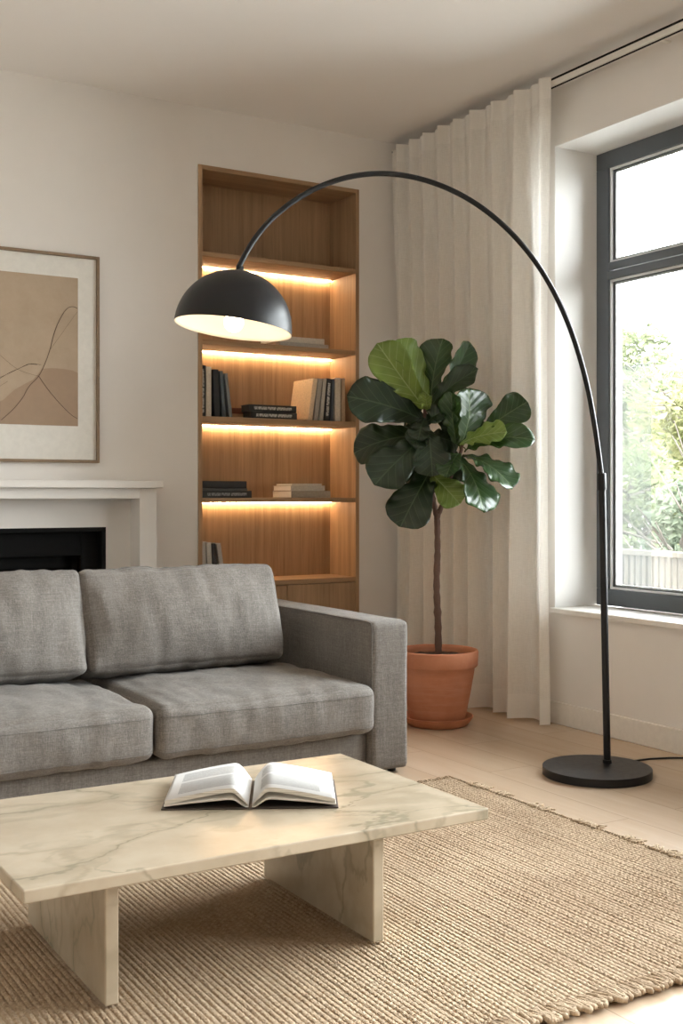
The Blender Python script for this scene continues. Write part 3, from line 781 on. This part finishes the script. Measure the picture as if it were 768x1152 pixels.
# shade: dome, rolled a little to the right and towards the room
SC = Vector((1.766, 3.664, 1.630)) - LO
Rsh = .2065
axv = Vector((math.cos(YAW), -math.sin(YAW), 0)); fwv = Vector((math.sin(YAW), math.cos(YAW), 0))
Msh = Matrix.Translation(SC) @ Matrix.Rotation(.118, 4, fwv) @ Matrix.Rotation(-.055, 4, axv)
def dome(R_, h, n=26, z0=0): return [(R_ * math.sin(a), z0 + h * math.cos(a)) for a in [PI / 2 * k / n for k in range(n, -1, -1)]]
sh = MB(); sh.lathe(dome(Rsh, .205) , 96, mat=Msh); so = sh.build('shade', M['black_metal'], lamp, smooth=True, merge=True)
m = NT('cream_shade_lining'); M['lining'] = m.fin((.86, .79, .68), .55)
sh = MB(); sh.lathe([(Rsh, 0), (Rsh - .003, .0)] + dome(Rsh - .003, .2015)[1:], 96, mat=Msh); li = sh.build('shade_lining', M['lining'], so, smooth=True, merge=True); li['label'] = 'cream inner lining of the shade'
tipz = Msh @ Vector((0, 0, .203)); 
MB().tube([tipz - Vector((0, 0, .003)), tipz + Vector((.002, -.001, .012)), P[-1] + Vector((-.004, .001, -.01)), P[-1]], [.013, .0125, .0115, .0105], 20).build('shade_joint', M['black_metal'], lamp, smooth=True)
MB().lathe([(0, .201), (.02, .201), (.022, .195), (.022, .125), (.019, .12), (0, .12)], 32, mat=Msh).build('lamp_socket', M['black_metal'], lamp, angle=40)
bz = .022; bulb = [(0, bz - .034)] + [(.034 * math.sin(a), bz - .034 * math.cos(a)) for a in [PI * .72 * k / 16 for k in range(1, 17)]] + [(.014, bz + .05), (.0135, .12)]
bl = MB().lathe(bulb, 32, mat=Msh).build('bulb', M['bulb'], lamp, smooth=True); bl['label'] = 'glowing warm bulb'
cb = [(.20, .0, .008)]
MB().tube([(.17, .06, .007), (.215, .072, .0055), (.27, .078, .0042), (.35, .072, .004), (.43, .045, .004), (.505, .0, .004), (.515, -.30, .004), (.515, -1.0, .004)], .0038, 10).build('power_cord', M['black_metal'], lamp, smooth=True)

# ------------------------------------------------------------------ fig tree
PX, PY = 3.100, 4.293
fig = thing('potted_fig_tree', 'fiddle-leaf fig tree in a terracotta pot between the sofa and the curtain', 'potted plant', (PX, PY, 0))
FO = Vector((PX, PY, 0))
MB().lathe([(0, 0), (.128, 0), (.140, .008), (.161, .036), (.164, .042), (.160, .044), (.154, .040), (.134, .016), (0, .014)], 72).build('saucer', M['terracotta'], fig, smooth=True, angle=50)
MB().lathe([(0, .0145), (.118, .0145), (.124, .02), (.136, .075), (.152, .155), (.166, .235), (.170, .262), (.181, .270), (.184, .276), (.1865, .334), (.1845, .341), (.178, .343), (.171, .339), (.168, .325), (.165, .29), (0, .288)], 72).build('pot', M['terracotta'], fig, smooth=True, angle=50)
q = MB(); rings = []
for i in range(13):
    r_ = .166 * i / 12; rings.append([(r_ * math.cos(2 * PI * k / 48), r_ * math.sin(2 * PI * k / 48), .309 + .007 * mnoise.noise(Vector((r_ * 30 * math.cos(2 * PI * k / 48), r_ * 30 * math.sin(2 * PI * k / 48), 0))) + .006 * (1 - i / 12)) for k in range(49)])
q.grid(rings).build('soil', M['soil'], fig, smooth=True, merge=True)
D0 = 5.28
def rel(px, py, dd=0): return at(px, py, D0 + dd) - FO
def branch(pts, r0, r1, name='trunk', parent=fig):
    P_ = [rel(*p) for p in pts]; out = []
    for i in range(len(P_) - 1):
        p0, p1, p2, p3 = P_[max(i - 1, 0)], P_[i], P_[i + 1], P_[min(i + 2, len(P_) - 1)]
        for k in range(7):
            t = k / 7; out.append(.5 * ((2 * p1) + (-p0 + p2) * t + (2 * p0 - 5 * p1 + 4 * p2 - p3) * t * t + (-p0 + 3 * p1 - 3 * p2 + p3) * t ** 3))
    out.append(P_[-1]); n_ = len(out)
    rs = [(r0 + (r1 - r0) * i / (n_ - 1)) * (1 + .10 * math.sin(i * 2.3) + .12 * (1 if i % 9 == 0 else 0)) for i in range(n_)]
    return MB().tube(out, rs, 14).build(name, M['bark'], parent, smooth=True)
branch([(493, 738), (492.5, 700), (491, 660), (492, 620), (491.5, 586), (491, 574)], .0165, .0125)
branch([(491.5, 584), (488, 567), (484, 545), (481, 515), (480, 490), (478, 470), (477.5, 452)], .0125, .008, 'branch')
branch([(491.5, 583), (499, 562), (503, 545, .01), (510, 528, .0), (517, 512, -.02), (520, 500, -.02)], .0115, .007, 'branch')
branch([(493, 737), (495, 741, -.01), (499, 743, -.02)], .012, .006, 'root')
WP = [(0, .03), (.04, .14), (.1, .30), (.2, .46), (.3, .54), (.4, .62), (.52, .76), (.64, .92), (.75, 1.0), (.85, .96), (.92, .80), (.97, .50), (1.0, .06)]
def wid(v_):
    for (a, wa), (b, wb) in zip(WP, WP[1:]):
        if v_ <= b:
            t = (v_ - a) / (b - a); t = t * t * (3 - 2 * t) * .4 + t * .6
            return wa + (wb - wa) * t
    return .03
RGT = Vector((math.cos(YAW), -math.sin(YAW), 0)); FWD = Vector((math.sin(YAW), math.cos(YAW), 0)); UP = Vector((0, 0, 1))
def leaf(base, tip, wpx, nrm=(0, .3), bend=.15, fold=.12, mat='leaf_dark', seed=0, round_=0):
    """base/tip = (px, py, extra depth); wpx = full width; nrm = blade normal as (right, up) against one towards the room"""
    b, t_ = rel(*base), rel(*tip); L = (t_ - b).length; ax = (t_ - b).normalized()
    N = (RGT * nrm[0] + UP * nrm[1] - FWD * (nrm[2] if len(nrm) > 2 else 1)).normalized(); N = (N - ax * N.dot(ax)).normalized()
    side = ax.cross(N).normalized(); hw = wpx / FPX * D0 / 2
    nv, nu = 30, 14; rows = []
    for i in range(nv + 1):
        v_ = i / nv; row = []
        ctr = b + ax * (L * v_) + N * (L * bend * (4 * v_ * (1 - v_)) * .6)
        wv_ = wid(v_) if not round_ else max(.04, math.sin(PI * min(1, v_ ** .85 * .985)) ** .6)
        for j in range(nu + 1):
            u = j / nu * 2 - 1
            rip = .0075 * math.sin(v_ * 19 + seed + (1.3 if u > 0 else 0)) * abs(u) ** 2 + .006 * math.sin(v_ * 33 + seed * 2) * abs(u) ** 3
            vein = -.0016 * abs(math.sin((v_ - .28 * abs(u)) * 7.5 * PI)) * (1 - abs(u)) * -1
            p = ctr + side * (u * hw * wv_) + N * (fold * hw * (abs(u) ** 1.4) * wv_ + rip + vein - .003 * (1 - min(1, abs(u) * 8)))
            p += ax * (-.10 * hw * abs(u) ** 2 * (1 if v_ > .1 else 0) * 0)
            row.append(p)
        rows.append(row)
    me = bpy.data.meshes.new('leaf'); V = [tuple(p) for r in rows for p in r]; c_ = nu + 1
    F = [(i * c_ + j, (i + 1) * c_ + j, (i + 1) * c_ + j + 1, i * c_ + j + 1) for i in range(nv) for j in range(nu)]
    me.from_pydata(V, [], F); me.update(); me.materials.append(M[mat]); uvl = me.uv_layers.new(name='UVMap')
    for p in me.polygons:
        p.use_smooth = True
        for li in p.loop_indices:
            vi = me.loops[li].vertex_index; i, j = divmod(vi, c_); uvl.data[li].uv = (.5 + (j / nu - .5) * max(.15, wid(i / nv)), i / nv)
    o = bpy.data.objects.new('leaf', me); C.objects.link(o); o.parent = fig
    sm = o.modifiers.new('thickness', 'SOLIDIFY'); sm.thickness = .0012
    # petiole joins the blade to its branch
    return o, b
stems = MB()
LEAVES = [
    # base, tip, width, normal(right,up), bend, fold, material
    ((478, 460, 0), (424, 386, -.10), 46, (-.45, .35), .16, .32, 'leaf_young'),
    ((480, 458, 0), (446, 382, -.06), 40, (.7, .2), .10, .25, 'leaf_young'),
    ((484, 456, .04), (498, 381, .02), 44, (-.65, .1), .12, .34, 'leaf_mid'),
    ((486, 452, .02), (528, 385, -.02), 34, (.75, -.1), .14, .35, 'leaf_mid'),
    ((480, 462, 0), (538, 415, -.14), 30, (.35, .75), .16, .25, 'leaf_dark'),
    ((478, 474, 0), (390, 446, -.14), 54, (-.15, .35), .16, .14, 'leaf_dark'),
    ((474, 462, .06), (438, 425, .12), 32, (0, .3), .10, .10, 'leaf_dark'),
    ((480, 490, .03), (398, 510, .06), 50, (-.3, .55), .22, .14, 'leaf_dark'),
    ((481, 490, -.01), (421, 546, -.16), 52, (-.2, .30), .14, .14, 'leaf_dark'),
    ((486, 526, .02), (450, 593, -.10), 52, (-.15, .12), .12, .12, 'leaf_dark'),
    ((517, 502, -.02), (527, 437, -.10), 60, (.75, .25), .18, .10, 'leaf_mid'),
    ((514, 500, -.06), (508, 440, -.16), 30, (-.7, .3), .10, .25, 'leaf_mid'),
    ((544, 484, -.02), (593, 452, -.04), 38, (.25, .35), .16, .22, 'leaf_mid'),
    ((517, 500, -.08), (570, 486, -.22), 32, (.05, .65), .14, .16, 'leaf_young'),
    ((522, 508, -.06), (601, 495, -.24), 34, (.15, .60), .28, .22, 'leaf_mid'),
    ((514, 514, -.06), (544, 577, -.20), 54, (.85, .75), .16, .10, 'leaf_mid'),
    ((520, 512, -.03), (577, 549, -.18), 46, (.7, .8), .18, .12, 'leaf_mid'),
    ((484, 532, .0), (517, 567, -.08), 36, (.0, .2), .10, .12, 'leaf_young'),
    ((482, 486, .07), (506, 548, .05), 56, (.1, .2), .10, .12, 'leaf_dark'),
    ((478, 496, .08), (482, 556, .06), 50, (-.1, .2), .10, .12, 'leaf_dark'),
    ((508, 500, .05), (506, 466, .02), 30, (.2, .1), .08, .15, 'leaf_dark'),
    ((516, 510, -.06), (502, 536, -.16), 30, (-.5, .4), .14, .22, 'leaf_mid'),
    ((480, 476, -.03), (500, 462, -.10), 24, (.4, .5), .3, .35, 'leaf_dark'),
    ((488, 458, .06), (512, 444, .08), 28, (0, .4), .12, .15, 'leaf_young'),
    ((482, 490, .02), (516, 500, .02), 36, (0, .5), .14, .12, 'leaf_dark'),
    ((477, 470, -.04), (470, 495, -.12), 26, (-.2, .2), .12, .2, 'leaf_dark'),
    ((482, 478, .03), (458, 470, .10), 30, (0, .3), .12, .1, 'leaf_dark'),
    ((515, 498, -.02), (540, 470, .02), 34, (.1, .3), .12, .15, 'leaf_dark'),
    ((481, 482, -.05), (486, 536, -.12), 46, (.1, .3), .14, .14, 'leaf_dark'),
    ((484, 486, -.04), (462, 500, -.10), 30, (-.2, .4), .14, .14, 'leaf_dark'),
    ((482, 462, -.04), (478, 440, -.12), 16, (-.3, .3), .15, .5, 'leaf_young'),
]
for k, L_ in enumerate(LEAVES):
    base, tip, wpx, nrm, bend, fold, mt = L_
    leaf(base, tip, wpx, nrm, bend, fold, mt, seed=k * 1.7)
def petiole(a, b):
    MB().tube([rel(*a), (rel(*a) + rel(*b)) / 2 + Vector((0, 0, .004)), rel(*b)], [.0035, .0028, .0026], 8).build('leaf_stalk', M['leaf_stalk'], fig, smooth=True)
M['leaf_stalk'] = plain('leaf_stalk', (.10, .11, .04), .6)
for a, b in (((478, 458), (478, 456)), ((481, 515), (484, 530, .02)), ((478, 478), (476, 473)), ((480, 492), (478, 490)), ((520, 500, -.02), (546, 481, .02)),
             ((520, 503, -.02), (524, 506, -.02)), ((483, 528), (486, 536)), ((478, 462), (484, 452, .02)), ((518, 508, -.02), (516, 500, -.02))):
    petiole(a, b)

# ------------------------------------------------------------------ outdoors
m = NT('bounce_ground'); v = m.co(); n = m.noise(v, 3, 5, .6)
g_ = MB().box(XO, 26, -14, 30, -.45, -.35).build('ground_outside', m.fin(m.mix(m.rng(n, .3, .7), (.42, .41, .39), (.50, .49, .46)), .9)); struct(g_)  # unseen ground, made pale to bounce sky light up onto the ceiling
fen = thing('garden_fence', 'pale slatted wooden fence outside the window', 'fence', (5.5, 4.4, -.35))
M['fence'] = wood('weathered_fence_wood', (30, 30, 1.5), (.065, .055, .042), (.11, .095, .075))
MB().box(-.03, .03, -1.6, 3.0, 1.005, 1.04).build('top_rail', M['fence'], fen, bevel=.003)
MB().box(.012, .035, -1.6, 3.0, .20, .25).build('lower_rail', M['fence'], fen, bevel=.003)
sl = MB().box(-.012, .012, -.016, .016, .02, 1.004).build('slat', M['fence'], fen)
sl.location = (-.0, -1.55, 0); y = -1.55 + .052
while y < 2.98:
    o = sl.copy(); C.objects.link(o); o.location = (0, y, 0); y += .052

def foliage_mat(name, c1, c2):
    m = NT(name); v = m.co(); n = m.noise(v, 2.5, 4, .6)
    c = m.mix(m.rng(n, .35, .65), c1, c2)
    df = m.new('ShaderNodeBsdfDiffuse'); tl = m.new('ShaderNodeBsdfTranslucent'); m.put(df.inputs['Color'], c); m.put(tl.inputs['Color'], c)
    mx = m.new('ShaderNodeMixShader'); mx.inputs[0].default_value = .4; m.l.new(df.outputs[0], mx.inputs[1]); m.l.new(tl.outputs[0], mx.inputs[2]); m.l.new(mx.outputs[0], m.out.inputs['Surface'])
    return m.m
M['fo1'] = foliage_mat('pale_green_foliage', (.095, .115, .06), (.17, .185, .11))
M['fo2'] = foliage_mat('yellow_green_foliage', (.14, .15, .065), (.21, .20, .11))
M['fo3'] = foliage_mat('grey_green_foliage', (.085, .105, .075), (.16, .18, .13))
M['twig'] = plain('pale_bark', (.12, .10, .085), .9)
def tree(label, x, y, z0, h, blobs, n, mat, ls, seed, branches=7):
    random.seed(seed)
    t = thing('garden_tree', label, 'tree', (x, y, z0))
    bm_ = MB(); ends = []
    q = MB().tube([(0, 0, 0), (.03, .02, h * .3), (-.02, .05, h * .6), (.03, 0, h * .85)], [.06, .05, .035, .015], 8)
    for k in range(branches):
        z_ = h * random.uniform(.3, .8); a = random.uniform(0, 2 * PI); L = random.uniform(.5, 1.1)
        q.tube([(0, 0, z_), (L * .4 * math.cos(a), L * .4 * math.sin(a), z_ + .15), (L * math.cos(a), L * math.sin(a), z_ + random.uniform(.1, .5))], [.02, .014, .005], 6)
        for s2_ in range(2):
            a2 = a + random.uniform(-.8, .8); q.tube([(L * .4 * math.cos(a), L * .4 * math.sin(a), z_ + .15), (L * .4 * math.cos(a) + .5 * math.cos(a2), L * .4 * math.sin(a) + .5 * math.sin(a2), z_ + .15 + random.uniform(.1, .5))], [.01, .004], 5)
    q.build('trunk', M['twig'], t)
    V = []; F = []
    for k in range(n):
        bx, by, bz_, br_ = random.choice(blobs)
        d = Vector((random.gauss(0, 1), random.gauss(0, 1), random.gauss(0, 1))).normalized() * br_ * random.uniform(.35, 1) ** .5
        c_ = Vector((bx, by, bz_)) + d * (1 + .2 * mnoise.noise(d * 4))
        u_ = Vector((random.gauss(0, 1), random.gauss(0, 1), random.gauss(0, 1))).normalized(); w_ = u_.orthogonal().normalized()
        s_ = ls * random.uniform(.6, 1.3); o = len(V)
        V += [tuple(c_ - u_ * s_), tuple(c_ - u_ * s_ * .1 + w_ * s_ * .45 + u_.cross(w_) * s_ * .1), tuple(c_ + u_ * s_), tuple(c_ - u_ * s_ * .1 - w_ * s_ * .45 + u_.cross(w_) * s_ * .1)]
        F.append((o, o + 1, o + 2, o + 3))
    me = bpy.data.meshes.new('foliage'); me.from_pydata(V, [], F); me.update(); me.materials.append(mat)
    o = bpy.data.objects.new('foliage', me); C.objects.link(o); o.parent = t
def blob(n, sx, sy, z0, z1, r, seed):
    random.seed(seed); return [(random.uniform(-sx, sx), random.uniform(-sy, sy), random.uniform(z0, z1), random.uniform(r * .6, r)) for _ in range(n)]
def spot(px, d): p = at(px, CY, d); return p.x, p.y
tree('dark leafy bush low behind the right end of the fence', *spot(772, 8.6), -.35, 1.5, blob(12, .35, .35, .4, 1.3, .30, 8), 4200, M['fo3'], .045, 25)
tree('dense pale green bush low behind the garden fence', *spot(708, 9.9), -.35, 1.8, blob(14, .5, .5, .4, 1.6, .4, 5), 6000, M['fo1'], .045, 23)
tree('yellow-green leafy shrub at the right edge of the window view', *spot(785, 11.2), -.35, 2.7, blob(14, .6, .5, .9, 2.4, .42, 4), 5200, M['fo2'], .05, 22, 12)
tree('tall thin-branched pale tree rising above the shrubs outside', *spot(735, 13.4), -.35, 3.5, blob(12, .75, .75, 1.4, 3.2, .42, 2), 3000, M['fo1'], .065, 21, 16)
tree('broad pale tree beyond the right side of the window', *spot(775, 16.6), -.35, 4.0, blob(20, 1.0, 1.0, 1.0, 3.6, .6, 9), 7000, M['fo1'], .075, 26, 12)
tree('grey-green hedge tree farthest behind the garden fence', *spot(715, 20.5), -.35, 4.0, blob(26, 1.5, 1.3, .4, 3.4, .8, 6), 12000, M['fo3'], .09, 24)
sc_ = thing('hazy_panel', 'hazy pale translucent panel standing outside the window', 'screen', (4.9, 0, -.35))
MB().box(-.004, .004, 4.72, 5.6, .06, 2.15).build('hazy_pane', M['screen'], sc_)  # thin translucent panel that dulls a strip of the view
MB().box(-.02, .02, 4.72, 5.6, 0, .06).build('rail', M['window_grey'], sc_)
